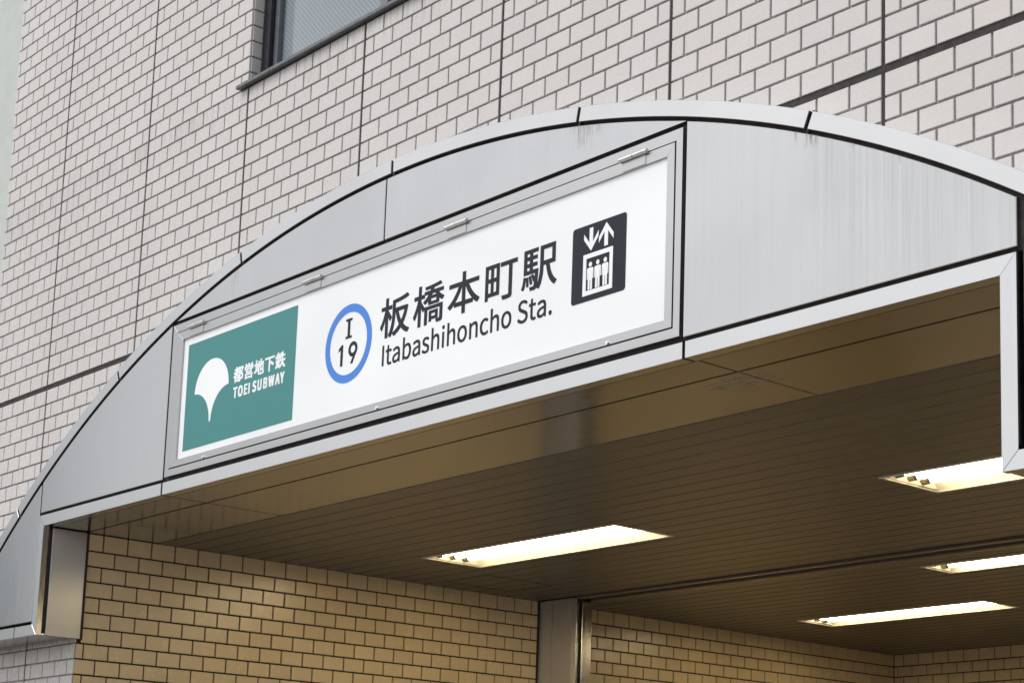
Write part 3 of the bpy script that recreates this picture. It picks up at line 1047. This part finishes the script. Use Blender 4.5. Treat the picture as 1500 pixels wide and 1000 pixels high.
GLYPH = {
    '板': '356 -94 381 -94 416 -34 447 37 470 107 488 183 500 259 508 331 515 464 520 462 547 363 577 279 600 226 643 147 598 101 550 61 491 24 429 -7 429 -32 455 -63 474 -92 500 -92 584 -45 644 -3 708 55 741 19 791 -26 844 -63 903 -94 928 -94 955 -55 979 -31 978 -5 916 25 867 57 825 92 778 143 819 207 843 255 881 349 913 467 923 518 923 545 878 559 513 558 515 673 634 683 753 700 854 721 940 748 941 774 892 833 866 833 773 805 663 783 539 768 416 758 416 447 408 320 398 246 382 172 360 99 329 29 295 -27 295 -53;185 -91 279 -90 279 396 327 298 352 299 398 355 397 379 279 558 279 563 398 566 399 659 279 660 278 852 185 852 184 660 46 659 46 566 172 563 150 483 112 378 69 285 20 210 20 185 59 114 84 114 135 207 184 330;711 237 660 338 633 413 618 463 808 464 798 425 771 350 740 285',
    '橋': '375 -92 469 -91 469 243 471 246 850 245 849 3 843 -2 829 -4 733 -3 732 -29 757 -91 844 -91 884 -88 919 -76 936 -59 944 -28 944 330 374 329 267 488 267 541 377 542 378 600 491 600 462 564 424 528 389 500 333 465 333 440 362 414 379 391 406 393 485 447 487 353 830 353 832 450 871 419 909 396 937 395 962 427 983 448 983 474 945 494 903 521 854 562 819 599 961 600 961 685 655 686 670 730 783 742 901 763 902 789 859 839 835 839 747 822 630 809 382 794 381 770 393 741 398 718 562 723 547 686 365 685 363 636 269 636 267 851 175 852 173 636 40 635 40 542 161 539 141 462 106 360 57 251 19 187 19 163 56 99 83 100 129 183 173 293 173 -90 265 -91 267 333 318 236 343 236 374 276;519 -38 600 -38 601 5 800 6 800 216 519 216;601 79 600 143 717 143 717 79;577 427 577 489 740 488 739 427;593 563 617 600 702 600 726 564',
    '本': '448 -92 551 -92 552 94 783 95 785 157 841 107 887 74 895 69 918 69 953 111 978 135 977 158 925 193 879 230 829 277 786 325 743 383 705 440 652 540 949 541 950 641 552 642 550 851 448 851 447 641 53 640 55 541 343 540 289 436 213 326 169 274 119 224 75 187 26 154 26 127 54 100 80 68 106 68 158 107 212 158 215 95 447 94;249 196 305 267 351 334 390 399 447 520 447 196;552 196 551 515 601 409 646 333 691 266 748 196',
    '町': '566 -86 666 -87 751 -82 796 -69 815 -54 822 -42 830 -9 830 654 973 656 973 753 493 753 493 656 731 654 730 25 723 15 707 10 539 12 539 -12 554 -45;57 -16 146 -16 148 61 468 62 468 765 57 765;148 152 147 373 218 374 219 153;303 152 302 373 377 374 378 153;148 465 147 673 218 674 219 466;303 465 302 673 377 674 378 466',
    '駅': '907 -96 932 -96 953 -65 982 -35 982 -11 944 19 906 59 875 104 851 147 826 207 806 270 782 375 939 378 938 811 525 811 524 423 517 257 495 136 476 75 457 32 470 166 479 355 324 359 325 424 450 426 450 508 324 511 325 575 450 576 450 659 325 660 324 722 470 725 470 811 75 811 75 272 387 270 382 192 345 257 319 258 286 244 286 220 320 154 343 90 372 90 361 31 351 5 342 -5 333 -9 308 -9 240 -5 240 -30 250 -56 257 -91 385 -90 412 -80 432 -61 481 -94 507 -94 537 -44 562 10 584 81 607 195 614 272 619 375 683 377 716 226 737 155 760 95 790 36 823 -13 864 -60;58 -40 85 -38 99 -14 115 31 125 73 134 136 139 193 137 231 99 238 69 237 64 172 54 107 39 51 17 8 18 -16;154 9 181 9 219 17 217 128 202 223 176 223 140 218 140 190 153 74;254 43 280 42 318 52 318 83 308 135 292 192 275 237 252 237 215 228 215 202 241 114;166 357 165 424 236 424 236 357;620 471 619 717 845 717 845 472;166 509 165 575 236 575 236 509;166 660 165 724 236 724 236 660',
    '都': '568 -107 713 -107 714 21 847 21 898 29 932 44 949 56 972 90 987 157 987 248 980 293 961 346 943 377 919 410 873 459 999 724 999 780 944 814 613 811 543 834 474 834 434 753 350 752 348 860 209 860 207 753 53 750 54 630 207 630 207 565 8 563 8 443 185 442 86 368 -14 310 -14 255 32 195 113 198 113 -102 251 -103 254 -43 407 -43 409 -89 551 -88 551 400 376 402 413 442 566 442;253 75 253 125 408 124 407 75;769 150 713 153 714 404 759 361 793 321 815 285 837 230 841 207 828 174 807 158;253 241 253 283 408 282 407 241;714 484 713 683 805 684;508 565 567 666 567 565;350 617 349 630 358 630',
    '営': '135 -108 277 -109 280 -70 739 -70 742 -108 885 -107 885 254 135 254;279 52 279 133 741 132 740 52;205 279 806 279 806 565 205 565;348 392 348 452 662 451 661 392;57 457 196 457 198 589 811 589 814 457 955 457 957 709 846 710 895 777 895 832 820 860 747 859 696 778 643 710 595 710 594 730 585 753 551 817 515 870 445 870 379 846 379 790 415 733 424 710 345 710 344 724 319 770 253 854 181 854 117 825 117 770 162 710 57 709',
    '地': '516 -84 892 -83 934 -71 965 -45 979 -21 993 38 1000 94 1000 152 966 163 934 180 920 181 940 211 948 252 957 679 905 699 835 699 804 674 743 648 742 867 601 868 600 589 538 562 536 775 394 775 393 627 278 627 276 855 136 855 134 627 7 625 7 500 134 498 134 237 -2 182 -2 126 26 55 30 51 100 51 393 184 395 21 408 -35 425 -58 445 -71 476 -80;593 39 553 50 544 60 538 81 537 397 599 425 600 116 741 116 743 158 858 161 860 151 849 80 835 55 822 45 793 39;786 279 742 281 742 484 809 514 805 315 800 291;277 296 277 500 390 500 286 456 286 401 314 334 392 337 393 306 390 313 318 313',
    '下': '406 -106 555 -105 556 383 703 294 805 222 875 223 928 291 928 345 895 370 716 479 572 554 556 555 556 663 981 663 982 794 20 794 21 663 405 662',
    '鉄': '411 -106 483 -107 535 -75 578 -44 627 2 676 63 698 97 734 33 773 -20 811 -58 878 -104 950 -104 1002 -42 1002 14 958 38 929 61 883 107 833 184 788 296 983 297 983 424 772 427 774 563 960 564 960 687 774 688 772 863 629 863 627 818 572 827 497 826 474 699 357 792 356 847 300 874 230 874 184 800 130 734 73 678 6 625 6 569 37 495 202 491 201 439 40 438 40 319 110 318 72 306 72 249 99 137 108 69 23 51 22 -4 38 -72 113 -72 360 -16 362 -51;483 89 480 130 425 131 462 257 463 296 605 296 580 221 551 168 517 123;202 284 192 319 202 318;546 425 577 498 598 562 627 563 625 425;336 439 337 493 407 493 408 458 441 440;237 615 276 663 334 615',
    'L.': '128 -22 160 -21 185 -11 203 8 212 30 214 63 209 94 195 116 179 127 163 133 120 134 97 126 76 106 66 81 65 39 75 8 93 -11 110 -19',
    'LI': '93 -8 202 -8 201 742 92 741',
    'LS': '291 -22 369 -18 413 -7 460 14 493 37 525 71 545 106 558 143 562 183 560 237 551 275 536 305 520 327 497 350 441 386 284 455 243 476 208 505 190 536 186 559 188 575 206 612 230 633 269 650 301 655 328 656 373 647 419 627 472 589 490 590 535 645 536 666 503 695 471 716 414 741 345 754 304 756 260 752 212 741 171 723 140 701 106 664 90 639 78 603 73 566 77 506 87 473 101 446 119 424 145 399 206 363 379 285 416 260 439 231 448 205 449 178 441 149 424 123 407 108 385 95 331 79 292 78 257 83 207 100 155 130 112 167 95 168 39 103 39 86 63 63 117 25 153 7 220 -14',
    'La': '206 -22 254 -20 302 -7 344 13 391 44 399 -8 492 -8 492 349 490 390 482 432 469 471 448 505 417 534 389 551 354 561 314 566 268 566 223 560 141 533 73 494 74 476 108 415 126 415 181 446 222 462 265 471 288 471 326 461 344 449 361 430 378 389 382 363 381 353 303 342 241 329 176 309 130 286 95 260 67 222 55 190 50 130 53 96 61 68 76 40 98 16 124 -2 172 -19;242 70 201 79 185 89 169 106 162 119 157 147 159 163 170 189 185 206 206 222 244 241 291 255 338 265 383 271 383 140 344 109 317 93 273 75',
    'Lb': '319 -22 382 -18 434 0 469 21 494 44 533 95 558 150 572 215 576 306 573 344 562 403 544 452 521 491 499 514 455 545 410 561 369 566 328 566 296 560 250 543 190 506 193 567 193 804 85 805 83 -8 173 -9 181 36 205 18 243 -3 286 -18;310 73 281 79 246 93 211 114 193 129 193 396 228 427 268 453 302 467 336 470 355 468 389 455 411 440 431 415 445 387 455 353 462 304 461 247 452 198 437 160 418 129 396 105 371 88 340 77',
    'Lc': '295 -22 354 -19 405 -5 453 18 491 47 490 66 451 125 433 125 392 96 340 76 318 72 296 75 257 86 225 105 201 130 181 159 167 196 157 249 158 307 167 344 183 383 203 413 216 427 230 440 260 457 291 468 320 471 366 459 416 425 433 425 480 484 479 502 434 536 388 557 342 565 259 562 210 549 159 523 125 495 89 451 64 400 49 347 43 288 48 199 62 142 86 93 116 53 154 20 197 -3 248 -18',
    'Lh': '84 -8 193 -8 193 385 232 422 266 447 295 461 327 468 363 462 388 449 407 424 421 387 427 326 427 -8 535 -8 536 352 528 432 513 481 495 511 472 535 433 555 405 563 380 566 323 564 278 552 238 531 190 494 193 567 192 805 83 804',
    'Li': '84 -8 193 -8 192 552 83 551;119 647 154 647 171 650 191 663 204 684 208 701 208 732 204 747 196 762 172 780 149 784 108 781 90 771 74 750 69 727 69 705 74 681 93 657',
    'Ln': '84 -8 193 -8 193 385 232 422 266 447 295 461 327 468 363 462 388 449 407 424 421 387 427 326 427 -8 535 -8 533 398 525 444 513 481 495 511 472 535 444 552 405 563 323 564 278 552 250 539 211 512 184 488 175 552 84 552',
    'Lo': '293 -22 359 -18 407 -3 450 20 488 53 519 93 543 143 558 198 563 260 558 345 544 395 519 451 489 489 451 523 406 547 362 561 321 566 251 562 200 547 156 523 116 488 87 450 64 401 48 341 43 287 48 201 63 142 87 94 116 55 155 21 199 -3 248 -18;296 73 278 76 246 88 222 104 198 129 179 160 166 197 158 235 156 278 158 309 166 345 179 382 201 417 221 438 250 457 279 468 308 470 328 468 359 456 386 438 407 415 427 383 441 348 450 304 452 271 450 238 441 196 429 163 409 130 385 104 356 86 328 76',
    'Ls': '221 -22 288 -19 325 -10 362 6 384 21 408 45 427 77 437 106 440 135 439 172 433 202 424 224 395 260 362 284 329 301 230 339 201 354 173 376 160 398 160 417 171 442 194 462 218 472 243 477 278 473 324 455 363 430 381 430 425 485 425 505 390 530 330 555 279 565 198 563 160 554 128 540 102 521 78 494 66 473 57 445 53 419 57 362 68 333 90 304 105 290 141 267 256 220 295 199 312 185 331 157 334 139 329 118 321 105 294 81 271 72 248 68 223 68 180 77 140 94 85 132 69 132 24 72 24 53 63 25 91 9 169 -17',
    'Lt': '250 -22 292 -21 358 -7 372 -2 372 17 354 84 335 84 298 72 271 71 237 86 218 111 211 135 208 168 208 459 355 460 355 551 208 553 207 705 116 705 104 553 18 546 18 461 99 459 99 156 106 91 117 55 133 28 154 6 174 -5 213 -19',
    'BA': '-61 -30 162 -30 236 194 371 194 440 -30 670 -30 670 30 421 763 186 762 -61 32;277 327 303 411 329 328',
    'BB': '36 -30 408 -30 461 -27 513 -17 561 0 601 24 634 55 657 90 673 138 678 182 675 279 666 313 651 344 616 382 587 400 609 426 629 471 636 514 635 590 631 629 617 666 596 697 564 723 524 742 438 761 36 763;260 105 259 320 347 311 405 287 424 272 442 249 452 220 443 186 427 161 402 138 375 124 320 109;260 453 259 630 315 624 370 604 391 585 410 545 404 523 392 503 372 484 345 469 311 459',
    'BE': '36 -30 600 -30 599 109 259 111 259 316 537 319 536 455 259 456 259 625 588 626 588 763 36 763',
    'BI': '36 -30 259 -29 258 763 36 762',
    'BO': '304 -43 437 -43 492 -38 567 -14 615 15 661 59 699 114 729 188 744 257 750 402 744 482 726 559 699 623 657 681 617 719 571 746 503 770 437 777 306 777 240 770 179 751 125 719 80 676 44 623 15 554 -2 481 -8 337 -1 251 15 183 41 118 81 59 127 15 182 -18 240 -37;371 110 347 119 311 144 277 181 253 224 233 277 220 369 222 404 235 464 253 513 275 551 309 590 346 614 371 623 396 614 434 589 464 557 477 534 509 461 522 370 509 277 484 214 462 177 431 144 395 119',
    'BS': '235 -43 415 -40 480 -24 523 -3 550 16 577 44 602 85 614 122 619 163 615 265 607 296 577 348 553 372 497 407 299 497 264 526 247 558 256 581 273 601 316 625 362 606 415 568 547 569 593 626 593 686 533 734 471 762 435 771 380 777 248 777 203 773 156 762 115 744 83 722 59 698 35 662 21 624 17 587 20 485 34 445 62 403 88 378 134 349 341 253 372 225 385 202 390 187 370 148 339 121 305 107 234 137 167 189 37 189 -17 125 -17 65 33 21 96 -14 129 -27 169 -37',
    'BT': '188 -30 412 -30 412 624 633 626 633 763 -34 763 -34 626 188 624',
    'BU': '293 -43 428 -43 483 -39 528 -28 575 -5 609 22 649 75 670 125 684 189 690 269 690 763 470 763 467 270 457 221 440 178 420 150 400 131 362 109 330 125 305 148 286 177 269 219 259 269 255 763 33 763 32 270 38 189 52 125 81 61 108 26 146 -5 195 -28 239 -39',
    'BW': '116 -30 356 -30 439 301 523 -30 766 -29 917 701 916 763 698 763 633 439 550 763 334 763 251 436 186 763 -38 763 -39 699',
    'BY': '154 -30 376 -30 377 254 597 703 597 763 370 763 267 535 163 763 -66 763 -66 703 153 254',
}
ADVANCE = {'U': 0.721, 'E': 0.589, 's': 0.468, 'T': 0.599, 'c': 0.51, 'Y': 0.531, 'n': 0.61, '.': 0.278, 'B': 0.657, 'A': 0.608, 'I': 0.293, 'b': 0.618, 'a': 0.563, 'S': 0.596, 'O': 0.742, 'W': 0.878, 'h': 0.607, 'o': 0.606, 'i': 0.275, 't': 0.377, ' ': 0.224}



def outline(key, ox, oz, sx, sz):
    res = []
    for part in GLYPH[key].split(";"):
        v = [int(q) for q in part.split()]
        res.append([(ox + v[i] * 0.001 * sx, oz + v[i + 1] * 0.001 * sz) for i in range(0, len(v), 2)])
    return res


def row_of_kanji(name, text, x0, x1, z0, z1, wide, mat, lift):
    """characters between z0 and z1, spread evenly from x0 to x1; wide = width over height of a character"""
    ez = (z1 - z0) / 0.965
    ex = ez * wide
    stepx = (x1 - x0 - ex * 0.975) / (len(text) - 1)
    for i, c in enumerate(text):
        film(name, outline(c, x0 - 0.01 * ex + i * stepx, z0 + 0.104 * ez, ex, ez), mat, lift)


def latin(name, text, x0, x1, base, cap, mat, lift, prefix, narrow=1.0):
    total = sum(ADVANCE[c] for c in text) - 0.09
    sx = (x1 - x0) / total
    sz = cap / (0.733 + (0.018 if prefix == 'L' else 0.04))
    x, cs = x0 - 0.06 * sx, []
    for c in text:
        if c != " ":
            cs += outline(prefix + c, x + ADVANCE[c] * sx * (1 - narrow) / 2, base + 0.008 * sz, sx * narrow, sz)
        x += ADVANCE[c] * sx
    return film(name, cs, mat, lift)


row_of_kanji("operator_character", "都営地下鉄", -2.953, -2.601, 3.350, 3.4105, 1.08, M_WHITE, 0.0011)
latin("operator_lettering", "TOEI SUBWAY", -2.950, -2.602, 3.2925, 0.0405, M_WHITE, 0.0011, 'B', 0.80)

# route number ring
rx, rz = -2.203, 3.358
film("route_ring", [circle(rx, rz, 0.1400), circle(rx, rz, 0.1115)[::-1]], M_BLUE)
I0, I1, sw, st_ = 3.376, 3.447, 0.0072, 0.0085
film("route_letter", [[(rx - 0.0185, I0), (rx + 0.0185, I0), (rx + 0.0185, I0 + st_), (rx + sw, I0 + st_), (rx + sw, I1 - st_), (rx + 0.0185, I1 - st_),
                       (rx + 0.0185, I1), (rx - 0.0185, I1), (rx - 0.0185, I1 - st_), (rx - sw, I1 - st_), (rx - sw, I0 + st_), (rx - 0.0185, I0 + st_)]], M_INK)
n0, n1 = 3.2825, 3.3585
film("route_number", [[(rx - 0.044, n0), (rx - 0.030, n0), (rx - 0.030, n1), (rx - 0.040, n1), (rx - 0.056, n1 - 0.012), (rx - 0.056, n1 - 0.024), (rx - 0.044, n1 - 0.0155)]], M_INK)
c9x, c9z = rx + 0.030, n1 - 0.0255
nine = circle(c9x, c9z, 0.0265, 40, math.radians(-25), math.radians(282))
nine = nine + [(c9x + 0.004, n0 + 0.0005), (c9x - 0.011, n0 + 0.0005)][::-1] if False else nine
tail = [(c9x - 0.014, n0), (c9x + 0.002, n0), (c9x + 0.0255, c9z - 0.008), (c9x + 0.0235, c9z - 0.016), (c9x + 0.006, c9z - 0.020), (c9x - 0.001, c9z - 0.026)]
film("route_number", [circle(c9x, c9z, 0.0268, 48), circle(c9x, c9z, 0.0138, 40)[::-1]], M_INK)
film("route_number", [[(c9x - 0.0135, n0), (c9x + 0.0015, n0), (c9x + 0.0262, c9z - 0.0045), (c9x + 0.0105, c9z - 0.0110)]], M_INK, 0.0003)

row_of_kanji("station_character", "板橋本町駅", -2.018, -1.103, 3.3300, 3.4725, 1.17, M_INK, 0.0004)
latin("station_lettering", "Itabashihoncho Sta.", -2.000, -1.118, 3.2370, 0.0715, M_INK, 0.0004, 'L')

# lift pictogram
qx, qz, qs = -1.033, 3.4785, 0.2365


def Q(u, v):
    return (qx + u * qs, qz - v * qs)


def rrect(u0, u1, v0, v1, r, n_=6):
    P = []
    for cu_, cv, a0 in ((u1 - r, v1 - r, 0), (u0 + r, v1 - r, 90), (u0 + r, v0 + r, 180), (u1 - r, v0 + r, 270)):
        for i in range(n_ + 1):
            t = math.radians(a0 + 90 * i / n_)
            P.append(Q(cu_ + r * math.cos(t), cv + r * math.sin(t)))
    return P


picto = film("lift_pictogram", [rrect(0, 1, 0, 1, 0.045)], M_INK)
film("car_outline", [[Q(.215, .385), Q(.765, .385), Q(.765, .925), Q(.215, .925)], [Q(.275, .445), Q(.705, .445), Q(.705, .865), Q(.275, .865)][::-1]], M_WHITE, 0.0011, parent=picto)


def arrow(cx_, tip, tail_, s):
    w, a, h = 0.033, 0.135, 0.165     # half stem, wing reach, wing drop
    k = 0.075
    return [Q(cx_, tip), Q(cx_ + a, tip + s * h), Q(cx_ + a, tip + s * (h + k)), Q(cx_ + w, tip + s * (0.112)), Q(cx_ + w, tail_), Q(cx_ - w, tail_),
            Q(cx_ - w, tip + s * (0.112)), Q(cx_ - a, tip + s * (h + k)), Q(cx_ - a, tip + s * h)]


film("arrow", [arrow(0.355, 0.352, 0.05, -1)], M_WHITE, 0.0011, parent=picto)
film("arrow", [arrow(0.635, 0.045, 0.350, 1)], M_WHITE, 0.0011, parent=picto)
for cu_ in (0.352, 0.490, 0.628):
    head = [Q(cu_ + 0.030 * math.cos(t), 0.530 + 0.032 * math.sin(t)) for t in [2 * math.pi * i / 24 for i in range(24)]]
    half = [(0.000, 0.572), (0.045, 0.572), (0.060, 0.590), (0.061, 0.715), (0.046, 0.722), (0.043, 0.630), (0.040, 0.630), (0.040, 0.858), (0.005, 0.858), (0.005, 0.735), (0.0, 0.735)]
    body = [Q(cu_ + a, b) for a, b in half] + [Q(cu_ - a, b) for a, b in half[::-1][1:-1]]
    film("passenger", [head, body], M_WHITE, 0.0011, parent=picto)

# hinges and screws
for hx in (-3.240, -2.432, -1.600, -0.762):
    zc = DX[3] + 0.003
    bm = bmesh.new()
    cyl(bm, (hx - 0.058, YF - 0.012, zc), (hx - 0.001, YF - 0.012, zc), 0.0072, 10)
    cyl(bm, (hx + 0.001, YF - 0.012, zc), (hx + 0.058, YF - 0.012, zc), 0.0072, 10)
    hg = obj("hinge", bm, M_CHROME, sign)
    bm = bmesh.new(); plate(bm, rect(hx - 0.048, hx + 0.048, PX[3] + 0.002, zc - 0.0055), PF + 0.0062, PF + 0.0078, FRONT, 0.0005)
    obj("hinge_leaf", bm, M_ALU, hg)
for sx in (-3.133, -2.004, -0.859):
    bm = bmesh.new(); cyl(bm, (sx, YF - 0.0055, 3.0935), (sx, YF - 0.0105, 3.0935), 0.0050, 12)
    obj("screw", bm, M_CHROME, sign)
